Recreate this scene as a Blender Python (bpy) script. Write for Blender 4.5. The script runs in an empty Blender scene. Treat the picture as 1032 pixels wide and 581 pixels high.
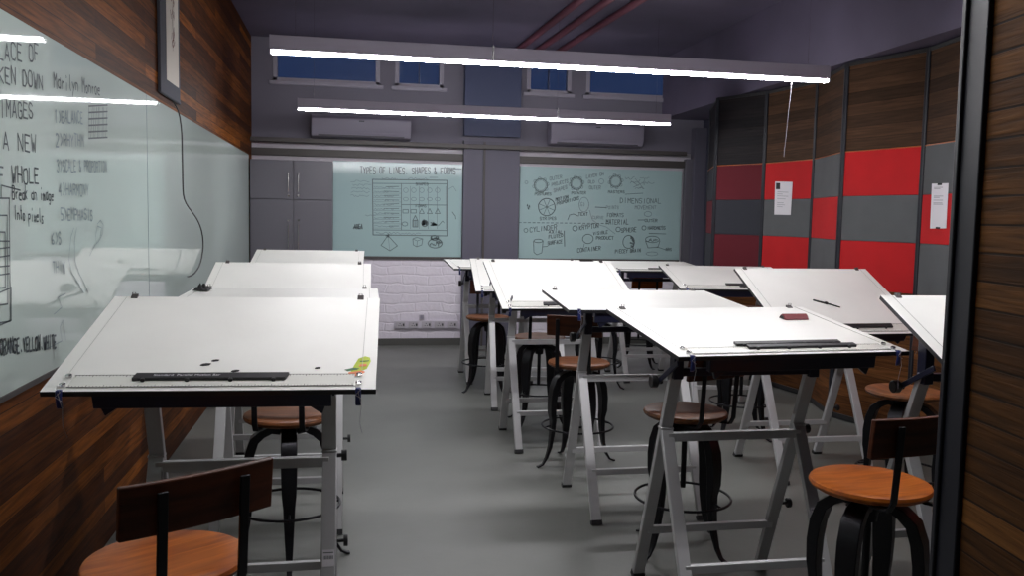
import bpy, math, random
from mathutils import Vector, Matrix
random.seed(7)
PI = math.pi
R = math.radians
S = bpy.context.scene
COL = S.collection

# ---------------------------------------------------------------- camera
F_PX = 869.0
HC = 1.58
CR = Vector((0.98281177, -0.18357614, 0.0195147))
CU = Vector((-0.0041, 0.0838, 0.99647))
CF = Vector((0.18456438, 0.97942314, -0.08164739))
CR.normalize(); CF.normalize(); CU = CR.cross(CF).normalized()
def at(px, py, axis, val):
    """point of the world seen at a pixel of the photograph, on the plane coordinate[axis] = val"""
    d = CR * ((px - 516) / F_PX) - CU * ((py - 290.5) / F_PX) + CF
    o = Vector((0, 0, HC))
    return o + d * ((val - o[axis]) / d[axis])
cd = bpy.data.cameras.new('camera')
cam = bpy.data.objects.new('camera', cd); COL.objects.link(cam)
m = Matrix((CR, CU, -CF)).transposed().to_4x4(); m.translation = (0, 0, HC)
cam.matrix_world = m
cd.sensor_width = 36; cd.sensor_fit = 'HORIZONTAL'; cd.lens = F_PX * 36 / 1032; cd.clip_start = .05
S.camera = cam

# ---------------------------------------------------------------- materials
def mat(name, color, rough=.5, metal=0., spec=.5, bump=0., bscale=60., var=0., vscale=4., coat=0., emit=None, es=0.):
    mt = bpy.data.materials.new(name); mt.use_nodes = True
    nt = mt.node_tree; N = nt.nodes; Lk = nt.links
    b = N['Principled BSDF']
    b.inputs['Base Color'].default_value = (*color, 1)
    b.inputs['Roughness'].default_value = rough
    b.inputs['Metallic'].default_value = metal
    b.inputs['Specular IOR Level'].default_value = spec
    b.inputs['Coat Weight'].default_value = coat
    b.inputs['Coat Roughness'].default_value = .05
    tc = N.new('ShaderNodeTexCoord')
    if var:
        n = N.new('ShaderNodeTexNoise'); n.inputs['Scale'].default_value = vscale; n.inputs['Detail'].default_value = 5
        Lk.new(tc.outputs['Object'], n.inputs['Vector'])
        r = N.new('ShaderNodeValToRGB')
        r.color_ramp.elements[0].position = .3; r.color_ramp.elements[1].position = .7
        r.color_ramp.elements[0].color = (*[c * (1 - var) for c in color], 1)
        r.color_ramp.elements[1].color = (*[min(1, c * (1 + var)) for c in color], 1)
        Lk.new(n.outputs['Fac'], r.inputs['Fac']); Lk.new(r.outputs['Color'], b.inputs['Base Color'])
    if bump:
        n = N.new('ShaderNodeTexNoise'); n.inputs['Scale'].default_value = bscale; n.inputs['Detail'].default_value = 4
        Lk.new(tc.outputs['Object'], n.inputs['Vector'])
        bp = N.new('ShaderNodeBump'); bp.inputs['Strength'].default_value = bump; bp.inputs['Distance'].default_value = .01
        Lk.new(n.outputs['Fac'], bp.inputs['Height']); Lk.new(bp.outputs['Normal'], b.inputs['Normal'])
    if emit:
        b.inputs['Emission Color'].default_value = (*emit, 1); b.inputs['Emission Strength'].default_value = es
    return mt

def plank_mat(name, u, v, c1, c2, row=.075, width=1.1, rough=.5, gap=.0025, gaps=.8, grain=1., bump=.6, dark=(.01, .006, .004)):
    """boards running along axis u, stacked along axis v (object space)"""
    mt = bpy.data.materials.new(name); mt.use_nodes = True
    nt = mt.node_tree; N = nt.nodes; Lk = nt.links; b = N['Principled BSDF']
    tc = N.new('ShaderNodeTexCoord'); sp = N.new('ShaderNodeSeparateXYZ'); Lk.new(tc.outputs['Object'], sp.inputs[0])
    cb = N.new('ShaderNodeCombineXYZ'); Lk.new(sp.outputs[u], cb.inputs[0]); Lk.new(sp.outputs[v], cb.inputs[1])
    br = N.new('ShaderNodeTexBrick'); br.inputs['Scale'].default_value = 1
    br.inputs['Brick Width'].default_value = width; br.inputs['Row Height'].default_value = row
    br.inputs['Mortar Size'].default_value = gap; br.inputs['Mortar Smooth'].default_value = .3
    br.offset = .37; br.offset_frequency = 2; br.squash = 1.0
    br.inputs['Color1'].default_value = (0, 0, 0, 1); br.inputs['Color2'].default_value = (1, 1, 1, 1); br.inputs['Mortar'].default_value = (.5, .5, .5, 1)
    Lk.new(cb.outputs[0], br.inputs['Vector'])
    r = N.new('ShaderNodeValToRGB'); cr = r.color_ramp
    cr.elements[0].color = (*c1, 1); cr.elements[1].color = (*c2, 1)
    e = cr.elements.new(.5); e.color = (*[(a * .75 + c * .25) for a, c in zip(c1, c2)], 1)
    Lk.new(br.outputs['Color'], r.inputs['Fac'])
    mp = N.new('ShaderNodeMapping'); mp.inputs['Scale'].default_value = (2.2, 38, 1); Lk.new(cb.outputs[0], mp.inputs['Vector'])
    n = N.new('ShaderNodeTexNoise'); n.inputs['Scale'].default_value = 1.6; n.inputs['Detail'].default_value = 8; n.inputs['Distortion'].default_value = .6
    Lk.new(mp.outputs[0], n.inputs['Vector'])
    r2 = N.new('ShaderNodeValToRGB'); r2.color_ramp.elements[0].position = .3; r2.color_ramp.elements[1].position = .72
    lo = max(0., 1 - .6 * grain)
    r2.color_ramp.elements[0].color = (lo, lo, lo, 1); r2.color_ramp.elements[1].color = (1.25, 1.22, 1.15, 1)
    Lk.new(n.outputs['Fac'], r2.inputs['Fac'])
    mx = N.new('ShaderNodeMix'); mx.data_type = 'RGBA'; mx.blend_type = 'MULTIPLY'; mx.inputs['Factor'].default_value = 1
    Lk.new(r.outputs['Color'], mx.inputs[6]); Lk.new(r2.outputs['Color'], mx.inputs[7])
    mx2 = N.new('ShaderNodeMix'); mx2.data_type = 'RGBA'; mx2.inputs[7].default_value = (*dark, 1)
    ml = N.new('ShaderNodeMath'); ml.operation = 'MULTIPLY'; ml.inputs[1].default_value = gaps; Lk.new(br.outputs['Fac'], ml.inputs[0])
    Lk.new(ml.outputs[0], mx2.inputs['Factor']); Lk.new(mx.outputs[2], mx2.inputs[6])
    Lk.new(mx2.outputs[2], b.inputs['Base Color'])
    b.inputs['Roughness'].default_value = rough; b.inputs['Specular IOR Level'].default_value = .12
    ad = N.new('ShaderNodeMath'); ad.operation = 'SUBTRACT'; Lk.new(n.outputs['Fac'], ad.inputs[0]); Lk.new(br.outputs['Fac'], ad.inputs[1])
    bp = N.new('ShaderNodeBump'); bp.inputs['Strength'].default_value = bump; bp.inputs['Distance'].default_value = .004
    Lk.new(ad.outputs[0], bp.inputs['Height']); Lk.new(bp.outputs['Normal'], b.inputs['Normal'])
    return mt

def painted_brick(name, color):
    mt = bpy.data.materials.new(name); mt.use_nodes = True
    nt = mt.node_tree; N = nt.nodes; Lk = nt.links; b = N['Principled BSDF']
    tc = N.new('ShaderNodeTexCoord'); sp = N.new('ShaderNodeSeparateXYZ'); Lk.new(tc.outputs['Object'], sp.inputs[0])
    cb = N.new('ShaderNodeCombineXYZ'); Lk.new(sp.outputs[0], cb.inputs[0]); Lk.new(sp.outputs[2], cb.inputs[1])
    nz = N.new('ShaderNodeTexNoise'); nz.inputs['Scale'].default_value = 3.5; nz.inputs['Detail'].default_value = 3; Lk.new(tc.outputs['Object'], nz.inputs['Vector'])
    va = N.new('ShaderNodeVectorMath'); va.operation = 'MULTIPLY_ADD'; Lk.new(nz.outputs['Color'], va.inputs[0]); va.inputs[1].default_value = (.16, .12, 0); Lk.new(cb.outputs[0], va.inputs[2])
    br = N.new('ShaderNodeTexBrick'); br.inputs['Scale'].default_value = 1; br.inputs['Brick Width'].default_value = .34; br.inputs['Row Height'].default_value = .115
    br.inputs['Mortar Size'].default_value = .016; br.inputs['Mortar Smooth'].default_value = 1.
    Lk.new(va.outputs[0], br.inputs['Vector'])
    n2 = N.new('ShaderNodeTexNoise'); n2.inputs['Scale'].default_value = 22; n2.inputs['Detail'].default_value = 5; Lk.new(tc.outputs['Object'], n2.inputs['Vector'])
    ad = N.new('ShaderNodeMath'); ad.operation = 'SUBTRACT'; Lk.new(n2.outputs['Fac'], ad.inputs[0]); Lk.new(br.outputs['Fac'], ad.inputs[1])
    bp = N.new('ShaderNodeBump'); bp.inputs['Strength'].default_value = .45; bp.inputs['Distance'].default_value = .012
    Lk.new(ad.outputs[0], bp.inputs['Height']); Lk.new(bp.outputs['Normal'], b.inputs['Normal'])
    b.inputs['Base Color'].default_value = (*color, 1); b.inputs['Roughness'].default_value = .6
    return mt

M = dict(
    floor=mat('polished_concrete', (.15, .155, .143), .42, var=.14, vscale=1.3, bump=.05, bscale=25),
    ceiling=mat('purple_grey_ceiling_paint', (.125, .105, .165), .6, var=.25, vscale=.8),
    wall=mat('off_white_wall_paint', (.52, .49, .54), .7, bump=.1), wall_up=mat('grey_upper_wall_paint', (.165, .155, .20), .7, bump=.1), hall=mat('dark_corridor_wall_paint', (.06, .055, .05), .8),
    dark_wall=mat('dark_blue_wall_paint', (.05, .052, .085), .6),
    brick=painted_brick('white_painted_brick', (.80, .75, .84)),
    column=mat('grey_blue_column_paint', (.115, .11, .15), .6),
    blue=mat('dark_blue_column_paint', (.045, .058, .13), .5),
    trimdark=mat('dark_grey_trim', (.07, .062, .06), .5),
    baseb=mat('grey_baseboard_paint', (.09, .09, .085), .5),
    wood_l=plank_mat('dark_walnut_wall_planks', 1, 2, (.06, .016, .003), (.30, .095, .014), row=.075, width=2.6, rough=.62, gaps=.6, bump=.25),
    wood_n=plank_mat('reclaimed_dark_planks', 0, 2, (.06, .024, .006), (.19, .08, .02), row=.066, width=.9, rough=.75, gap=.003, gaps=.85, bump=1.),
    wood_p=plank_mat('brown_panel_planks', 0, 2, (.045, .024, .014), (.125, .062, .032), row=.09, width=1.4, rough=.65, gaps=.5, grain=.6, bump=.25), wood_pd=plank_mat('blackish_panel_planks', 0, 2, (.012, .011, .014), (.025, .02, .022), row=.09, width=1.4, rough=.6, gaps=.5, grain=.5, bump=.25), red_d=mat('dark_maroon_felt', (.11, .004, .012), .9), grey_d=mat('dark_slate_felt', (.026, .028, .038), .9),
    wood_lo=plank_mat('reddish_panel_planks', 0, 2, (.11, .042, .014), (.22, .088, .03), row=.10, width=1.2, rough=.6, gaps=.6),
    red=mat('red_felt', (.50, .003, .006), .85, bump=.2, bscale=300, var=.08),
    grey=mat('grey_felt', (.10, .105, .11), .9, bump=.2, bscale=300, var=.08),
    black=mat('black_metal', (.012, .012, .014), .45),
    gun=mat('gunmetal_cast_iron', (.018, .018, .022), .38, metal=.6, bump=.1, bscale=50),
    post=mat('dark_grey_powder_coat', (.018, .019, .026), .5, spec=.3), postb=mat('black_powder_coat', (.010, .011, .017), .45, spec=.3),
    alu=mat('brushed_grey_aluminium', (.50, .50, .51), .42, metal=.25, bump=.04, bscale=90),
    lampbody=mat('lamp_housing_aluminium', (.34, .31, .38), .5, metal=.1),
    led=mat('led_diffuser', (1, 1, 1), .5, emit=(1., .985, 1.), es=72.),
    white=mat('white_laminate', (.84, .835, .80), .32, spec=.4, var=.03, vscale=3.),
    edge=mat('black_edge_banding', (.015, .015, .018), .45),
    navy=mat('dark_navy_plastic', (.012, .014, .035), .35),
    blueclamp=mat('blue_plastic', (.015, .025, .13), .3),
    steel=mat('shiny_steel', (.55, .55, .55), .25, metal=1.),
    seat=None, clear=mat('milky_clear_plastic', (.74, .74, .69), .25, spec=.6),
    ink=mat('faded_marker_ink', (.07, .09, .10), .6), ink_b=mat('washed_marker_ink', (.13, .17, .18), .6),
    ink2=mat('light_marker_ink', (.22, .28, .30), .6),
    dim=mat('pencil_line', (.45, .45, .42), .7),
    glass=mat('back_painted_glass', (.40, .55, .56), .08, spec=.5),
    glass_l=mat('back_painted_glass_left', (.56, .66, .62), .03, spec=.7),
    cab=mat('grey_laminate', (.135, .13, .155), .4),
    paper=mat('white_paper', (.72, .70, .74), .7), papertext=mat('printed_text_grey', (.30, .30, .33), .7),
    cream=mat('cream_scroll_paper', (.66, .62, .55), .7), scroll=mat('slate_scroll_cloth', (.075, .08, .10), .8), rust=mat('rust_ink', (.16, .05, .035), .7),
    ac=mat('air_conditioner_plastic', (.27, .25, .32), .5), acdark=mat('vent_dark', (.05, .05, .06), .5),
    red_pipe=mat('dull_red_paint', (.17, .05, .075), .6),
    frame=mat('grey_window_frame_paint', (.33, .31, .38), .6),
    pane=None,
    maroon=mat('maroon_cover', (.16, .02, .025), .5), sg=mat('lime_paper', (.45, .55, .05), .6), so=mat('orange_paper', (.75, .22, .10), .6), sd=mat('dark_green_paper', (.06, .16, .08), .6),
    blob=mat('dark_cloth', (.02, .02, .022), .8), cable=mat('black_cable', (.015, .015, .017), .5), cord=mat('pale_cord', (.40, .38, .42), .6),
    plastic_w=mat('white_socket_plastic', (.62, .58, .66), .4),
)
def clear_glass():
    mt = mat('clear_window_glass', (.8, .85, 1), .0)
    mt.node_tree.nodes['Principled BSDF'].inputs['Transmission Weight'].default_value = 1
    return mt
M['pane'] = clear_glass()
def seat_wood(name, c1, c2, rough):
    mt = bpy.data.materials.new(name); mt.use_nodes = True
    N = mt.node_tree.nodes; Lk = mt.node_tree.links; b = N['Principled BSDF']
    tc = N.new('ShaderNodeTexCoord'); mp = N.new('ShaderNodeMapping'); mp.inputs['Scale'].default_value = (3, 26, 26)
    Lk.new(tc.outputs['Object'], mp.inputs[0])
    n = N.new('ShaderNodeTexNoise'); n.inputs['Scale'].default_value = 1.4; n.inputs['Detail'].default_value = 6; n.inputs['Distortion'].default_value = .8
    Lk.new(mp.outputs[0], n.inputs['Vector'])
    r = N.new('ShaderNodeValToRGB'); r.color_ramp.elements[0].position = .3; r.color_ramp.elements[1].position = .7
    r.color_ramp.elements[0].color = (*c1, 1); r.color_ramp.elements[1].color = (*c2, 1)
    Lk.new(n.outputs['Fac'], r.inputs[0]); Lk.new(r.outputs[0], b.inputs['Base Color'])
    b.inputs['Specular IOR Level'].default_value = .3; b.inputs['Roughness'].default_value = rough; b.inputs['Coat Weight'].default_value = .08; b.inputs['Coat Roughness'].default_value = .25
    return mt
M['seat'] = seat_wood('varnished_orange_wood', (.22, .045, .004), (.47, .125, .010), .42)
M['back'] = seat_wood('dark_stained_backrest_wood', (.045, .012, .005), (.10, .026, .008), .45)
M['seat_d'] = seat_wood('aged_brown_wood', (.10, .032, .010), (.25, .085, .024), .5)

# ---------------------------------------------------------------- mesh builder
class MB:
    def __init__(s): s.v = []; s.f = []; s.mi = []
    def add(s, vs, fs, mi=0):
        o = len(s.v); s.v += [tuple(p) for p in vs]; s.f += [tuple(i + o for i in f) for f in fs]; s.mi += [mi] * len(fs); return s
    def box(s, x0, x1, y0, y1, z0, z1, mi=0, mat=None):
        vs = [Vector(p) for p in ((x0,y0,z0),(x1,y0,z0),(x1,y1,z0),(x0,y1,z0),(x0,y0,z1),(x1,y0,z1),(x1,y1,z1),(x0,y1,z1))]
        if mat: vs = [mat @ p for p in vs]
        return s.add(vs, [(0,3,2,1),(4,5,6,7),(0,1,5,4),(1,2,6,5),(2,3,7,6),(3,0,4,7)], mi)
    def bar(s, p, q, w, h, side=(1, 0, 0), mi=0):
        """rectangular bar from p to q: w along 'side', h across"""
        p = Vector(p); q = Vector(q); d = (q - p).normalized(); a = Vector(side); a = (a - d * a.dot(d)).normalized(); b = d.cross(a)
        vs = [c + a * (i * w / 2) + b * (j * h / 2) for c in (p, q) for i, j in ((-1,-1),(1,-1),(1,1),(-1,1))]
        return s.add(vs, [(0,3,2,1),(4,5,6,7),(0,1,5,4),(1,2,6,5),(2,3,7,6),(3,0,4,7)], mi)
    def band(s, pts, ws, ts, side, mi=0):
        """strip swept through pts with width ws along 'side' and thickness ts"""
        n = len(pts); a = Vector(side).normalized(); vs = []; fs = []
        for i, p in enumerate(pts):
            p = Vector(p); d = (Vector(pts[min(i+1, n-1)]) - Vector(pts[max(i-1, 0)])).normalized(); b = d.cross(a)
            for u, w_ in ((-1,-1),(1,-1),(1,1),(-1,1)): vs.append(p + a * (u * ws[i] / 2) + b * (w_ * ts[i] / 2))
        for i in range(n - 1):
            for k in range(4): fs.append((i*4+k, i*4+(k+1) % 4, i*4+4+(k+1) % 4, i*4+4+k))
        fs += [(3,2,1,0), tuple(4*(n-1)+k for k in range(4))]
        return s.add(vs, fs, mi)
    def tube(s, pts, r, n=8, mi=0, closed=False):
        pts = [Vector(p) for p in pts]; m_ = len(pts); vs = []; fs = []; up = Vector((0, 0, 1))
        rr = r if isinstance(r, (list, tuple)) else [r] * m_
        pa = None
        for i, p in enumerate(pts):
            if closed: d = (pts[(i+1) % m_] - pts[i-1]).normalized()
            else: d = (pts[min(i+1, m_-1)] - pts[max(i-1, 0)]).normalized()
            if pa is None:
                pa = Vector((1, 0, 0)) if abs(d.z) > .9 else up
            a = (pa - d * pa.dot(d)).normalized(); pa = a; b = d.cross(a)
            for k in range(n):
                t = 2 * PI * k / n; vs.append(p + (a * math.cos(t) + b * math.sin(t)) * rr[i])
        for i in range(m_ if closed else m_ - 1):
            j = (i + 1) % m_
            for k in range(n): fs.append((i*n+k, i*n+(k+1) % n, j*n+(k+1) % n, j*n+k))
        if not closed: fs += [tuple(reversed(range(n))), tuple((m_-1)*n+k for k in range(n))]
        return s.add(vs, fs, mi)
    def lathe(s, prof, n=40, c=(0, 0, 0), mi=0):
        vs = []; fs = []; c = Vector(c); m_ = len(prof)
        for r, z in prof:
            for k in range(n):
                t = 2 * PI * k / n; vs.append(c + Vector((r * math.cos(t), r * math.sin(t), z)))
        for i in range(m_ - 1):
            for k in range(n): fs.append((i*n+k, i*n+(k+1) % n, i*n+n+(k+1) % n, i*n+n+k))
        fs += [tuple(reversed(range(n))), tuple((m_-1)*n+k for k in range(n))]
        return s.add(vs, fs, mi)
    def prism(s, poly, off, mi=0):
        n = len(poly); off = Vector(off); vs = [Vector(p) for p in poly] + [Vector(p) + off for p in poly]
        fs = [tuple(reversed(range(n))), tuple(range(n, 2*n))] + [(k, (k+1) % n, n+(k+1) % n, n+k) for k in range(n)]
        return s.add(vs, fs, mi)
    def build(s, name, mats, parent=None, bevel=0., loc=None, smooth=40):
        me = bpy.data.meshes.new(name); me.from_pydata(s.v, [], s.f)
        if not isinstance(mats, (list, tuple)): mats = [mats]
        for k in mats: me.materials.append(k)
        me.polygons.foreach_set('material_index', s.mi)
        import bmesh
        bm = bmesh.new(); bm.from_mesh(me); bmesh.ops.recalc_face_normals(bm, faces=bm.faces[:]); bm.to_mesh(me); bm.free()
        me.polygons.foreach_set('use_smooth', [True] * len(me.polygons)); me.set_sharp_from_angle(angle=R(smooth)); me.update()
        o = bpy.data.objects.new(name, me); COL.objects.link(o)
        if parent: o.parent = parent
        if loc: o.location = loc
        if bevel:
            b = o.modifiers.new('bevel', 'BEVEL'); b.width = bevel; b.segments = 2; b.limit_method = 'ANGLE'; b.angle_limit = R(40)
        return o
def empty(name, loc=(0, 0, 0), rz=0):
    o = bpy.data.objects.new(name, None); COL.objects.link(o); o.location = loc; o.rotation_euler = (0, 0, rz); o.empty_display_size = .1; return o
def tag(o, label, cat, group=None, kind=None):
    o['label'] = label; o['category'] = cat
    if group: o['group'] = group
    if kind: o['kind'] = kind
    return o
def struct(o, label=None):
    o['kind'] = 'structure'
    if label: o['label'] = label
    return o
def kids(o): return [c for c in bpy.data.objects if c.parent == o]
def copy_tree(o, parent=None):
    c = o.copy(); COL.objects.link(c); c.parent = parent
    for ch in kids(o): copy_tree(ch, c)
    return c

# ---------------------------------------------------------------- single stroke hand lettering
G = {'A':'04 26 44|12 32','B':'00 06 36 45 44 33 03|33 42 41 30 00','C':'45 36 16 05 01 10 30 41','D':'00 06 26 44 42 20 00','E':'46 06 00 40|03 33','F':'46 06 00|03 33',
 'G':'45 36 16 05 01 10 30 41 43 23','H':'00 06|40 46|03 43','I':'20 26','J':'46 41 30 10 01','K':'00 06|46 03 40','L':'06 00 40','M':'00 06 23 46 40','N':'00 06 40 46','O':'10 01 05 16 36 45 41 30 10',
 'P':'00 06 36 45 44 33 03','Q':'10 01 05 16 36 45 41 30 10|22 40','R':'00 06 36 45 44 33 03|23 40','S':'45 36 16 05 04 13 33 42 41 30 10 01','T':'06 46|26 20','U':'06 01 10 30 41 46','V':'06 20 46','W':'06 10 23 30 46',
 'X':'06 40|00 46','Y':'06 23 46|23 20','Z':'06 46 00 40','&':'40 05 16 25 01 10 20 42',',':'20 1-1',')':'16 34 32 10','(':'36 14 12 30','1':'15 26 20','2':'05 16 36 45 44 00 40','3':'05 16 36 45 34 23 34 42 30 10 01',
 '4':'30 36 02 42','5':'46 06 03 33 42 41 30 00','6':'36 04 01 10 30 41 32 02','.':'20 21','-':'13 33','"':'16 15|36 35'}
G['A'] = '00 26 40|12 32'; G[','] = '20 11'
def low(ch): return ch.lower() == ch and ch.isalpha()
LC = {'a':'43 13 02 01 10 30 41|44 40','b':'06 00 30 42 33 03','c':'43 23 12 11 20 40','d':'43 13 02 01 10 30 41|46 40','e':'02 42 43 13 02 01 10 40','g':'43 13 02 01 10 40|43 40 3-2 1-2','i':'23 20|25 26','k':'06 00|34 02 30','l':'26 21 30','m':'00 03 13 20|22 33 40',
 'n':'00 03 33 42 40','o':'10 02 13 33 42 30 10','p':'0-2 03 33 42 31 01','r':'10 13 12 33','s':'43 13 12 31 30 00','t':'26 21 30|14 34','x':'03 40|00 43','y':'03 21|43 0-2','h':'06 00|03 33 40','u':'03 01 10 30|43 40','w':'03 10 22 30 43','v':'03 20 43','f':'36 25 20|13 33'}
def glyph(ch):
    src = LC[ch] if ch in LC else G.get(ch.upper(), None)
    if src is None: return []
    out = []
    for st in src.split('|'):
        pl = []
        for t in st.split():
            x = int(t[0]); y = int(t[1:]); pl.append((x, y))
        out.append(pl)
    return out
class Ink(MB):
    """ribbons of marker ink lying on a plane: O origin, U right, V up, Nn normal"""
    def plane(s, O, U, V): s.O = Vector(O); s.U = Vector(U).normalized(); s.V = Vector(V).normalized(); s.Nn = s.U.cross(s.V); return s
    def P(s, u, v): return s.O + s.U * u + s.V * v
    def line(s, pts, t=.006):
        for a, b in zip(pts[:-1], pts[1:]):
            a = Vector(a); b = Vector(b); d = b - a
            if d.length < 1e-5: continue
            d.normalize(); n = s.Nn.cross(d) * (t / 2); e = d * t * .3
            s.add([a - e - n, b + e - n, b + e + n, a - e + n], [(0, 1, 2, 3)])
    def uv(s, pts, t=.006): s.line([s.P(*p) for p in pts], t)
    def text(s, txt, u, v, w, h, t=.006, jit=.25, skew=0.):
        """txt fitted into width w with cap height h, starting at (u, v)"""
        n = len(txt); cw = w / n
        for i, ch in enumerate(txt):
            dv = random.uniform(-.05, .05) * h; dh = 1 + random.uniform(-.08, .08)
            for pl in glyph(ch):
                s.uv([(u + i * cw + (x / 4 * .72 + random.uniform(-.03, .03)) * cw + skew * y / 6 * h, v + dv + (y / 6 + random.uniform(-.03, .03)) * h * dh) for x, y in pl], t)
    def circ(s, u, v, r, t=.006, ry=None, a0=0, a1=360, n=22):
        ry = ry or r
        s.uv([(u + r * math.cos(R(a0 + (a1 - a0) * k / n)) * random.uniform(.97, 1.03), v + ry * math.sin(R(a0 + (a1 - a0) * k / n))) for k in range(n + 1)], t)
    def scrib(s, u, v, w, h, n=10, t=.005):
        s.uv([(u + w * k / n, v + random.uniform(0, h)) for k in range(n + 1)], t)

# ================================================================ THE ROOM
XL, XR, YB, YF, ZC = -1.13, 4.62, 10.5, -1.6, 3.6
fl = MB().box(XL - .2, XR + .2, YF - .2, YB + .2, -.12, 0).build('floor', M['floor']); struct(fl, 'smooth grey concrete floor')
ce = MB().box(XL - .2, XR + .2, YF - .2, YB + .2, ZC, ZC + .12).build('ceiling', M['ceiling']); struct(ce, 'dark purple grey ceiling')
wl = MB().box(XL - .15, XL, YF - .2, YB + .2, 0, ZC).build('wall_left', M['wood_l']); struct(wl, 'dark brown plank clad wall')
wr = MB().box(XR, XR + .15, YF - .2, YB + .2, 0, ZC).build('wall_right', M['dark_wall']); struct(wr, 'dark painted wall behind the folding partition')
wf = MB().box(XL - .15, XR + .15, YF - .15, YF, 0, ZC).build('wall_front', M['hall']); struct(wf)
# back wall with openings for the high windows
wb = MB()
WZ0, WZ1 = 3.10, 3.52
wins = []
for x0, x1 in ((275, 383), (398, 447), (531, 576), (591, 690)):
    wins.append((at(x0, 80, 1, YB).x, at(x1, 80, 1, YB).x))
xs = [XL - .15] + [x for w in wins for x in w] + [XR + .15]
ws_ = MB().box(XL - .15, XR + .15, YB - .005, YB + .15, 1.06, 2.43)
struct(ws_.build('wall_back_middle', M['wall']), 'off white wall around the glass boards')
wb.box(XL - .15, XR + .15, YB, YB + .15, 2.43, WZ0); wb.box(XL - .15, XR + .15, YB, YB + .15, WZ1, ZC)
for i in range(0, len(xs), 2): wb.box(xs[i], xs[i + 1], YB, YB + .15, WZ0, WZ1)
struct(wb.build('wall_back', M['wall_up']), 'grey upper wall around the high windows')  # darker wall colour holds the shade above the lamp housings
struct(MB().box(XL - .15, XR + .15, YB - .01, YB + .15, 0, 1.06).build('wall_back_lower', M['brick']), 'white painted rough brick lower wall')
for i, (x0, x1) in enumerate(wins):
    w = empty('window_%d' % (i + 1), ((x0 + x1) / 2, YB + .04, (WZ0 + WZ1) / 2)); struct(w, 'high window with dark blue glass')
    hw = (x1 - x0) / 2; hh = (WZ1 - WZ0) / 2; fm = MB(); t = .05
    fm.box(-hw, hw, -.045, .05, -hh, -hh + t); fm.box(-hw, hw, -.045, .05, hh - t, hh)
    fm.box(-hw, -hw + t, -.045, .05, -hh, hh); fm.box(hw - t, hw, -.045, .05, -hh, hh)
    fm.build('window_frame', M['frame'], w, .004)
    if i in (1, 2): MB().box(-.008, .008, -.02, .03, -hh + t, hh - t).build('mullion', M['blue'], w)
    MB().box(-hw + t, hw - t, .0, .012, -hh + t, hh - t).build('pane', M['pane'], w)
    MB().box(-hw - .04, hw + .04, -.075, -.04, -hh - .035, -hh + .01).build('window_sill', M['frame'], w, .003)
# soffit along the right side over the partition
struct(MB().box(3.86, XR, YF, YB, 2.86, ZC).build('ceiling_soffit', M['ceiling']), 'lower ceiling strip above the folding partition')
# column and pilaster on the back wall
cx0, cx1, cxm = at(467, 200, 1, 10.4).x, at(523, 200, 1, 10.4).x, at(487.5, 200, 1, 10.4).x
struct(MB().box(cx0, cx1, 10.40, YB, 0, 2.49).build('wall_column', M['column']), 'grey column between the two boards')
struct(MB().box(cx0, cx1, 10.38, YB, 2.55, ZC).build('wall_column_upper', M['blue']), 'dark blue upper part of the column')  # upper part has a bluer base colour than the column below
struct(MB().box(cxm - .012, cxm + .012, 10.375, 10.40, 0, 2.48).build('trim_1', M['trimdark']), 'thin dark joint on the column')
zt0 = at(466, 149.5, 1, 10.35).z; zt1 = at(466, 145.5, 1, 10.35).z
struct(MB().box(XL, at(692, 150, 1, 10.35).x, 10.33, 10.38, zt0, zt1 + .005).build('trim_2', M['trimdark'], None, .004), 'long thin dark rail across the back wall')
for k, (xa, xb) in enumerate(((XL, cx0), (cx1, at(690, 160, 1, 10.47).x))):
    za = at(400, 160.5, 1, 10.47).z; zb = at(400, 153.2, 1, 10.47).z
    struct(MB().box(xa, xb, 10.455, YB, za, zb).build('trim_%d' % (3 + k), M['trimdark'], None, .004), 'broad dark band above the boards')
struct(MB().box(XL, cx0, 10.47, 10.49, 0, .085).build('baseboard_back', M['baseb']), 'dark grey skirting strip under the white brick')
struct(MB().box(cx1, XR, 10.47, 10.49, 0, .085).build('baseboard_back_right', M['baseb']))
# frame and dark wall right of the second board
bx = at(688, 210, 1, 10.45).x
struct(MB().box(bx + .01, bx + .10, 10.42, YB, 1.02, 2.36).build('trim_5', M['cab'], None, .004), 'grey post at the right edge of the second board')
struct(MB().box(bx + .10, bx + .26, 10.36, YB, 0, 2.75).build('trim_6', M['column'], None, .004))
struct(MB().box(bx + .26, XR, 10.30, YB, 0, ZC).build('wall_back_corner', M['dark_wall']), 'dark painted corner of the back wall')

# glass writing board along the left wall
zb0, zb1 = .965, 2.222
GX = XL + .0155
lb = empty('glass_writing_board', (XL + .003, 5.76, zb0)); tag(lb, 'long pale green glass writing board covering the plank wall on the left', 'whiteboard')
MB().box(.0, .012, -5.76, 4.31, 0, zb1 - zb0).build('glass_panel', M['glass_l'], lb, .001)
seamY = at(149, 200, 0, GX).y - 5.76
MB().box(.0122, .0135, seamY - .002, seamY + .002, 0.003, zb1 - zb0 - .003).build('panel_joint', M['ink2'], lb)
MB().box(0, .018, -5.76, 4.31, -.018, 0).build('lower_edge_channel', M['trimdark'], lb)
def newink(): return Ink().plane((GX + .0015, 0, 0), (0, 1, 0), (0, 0, 1))
ik, ik2 = 'ink', 'ink2'; SK = {'ink': newink(), 'ink2': newink()}
def put(k, mtn, nm):
    o = k.build(nm, M[mtn], lb); o.matrix_parent_inverse = Matrix.Translation(-Vector(lb.location))
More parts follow.
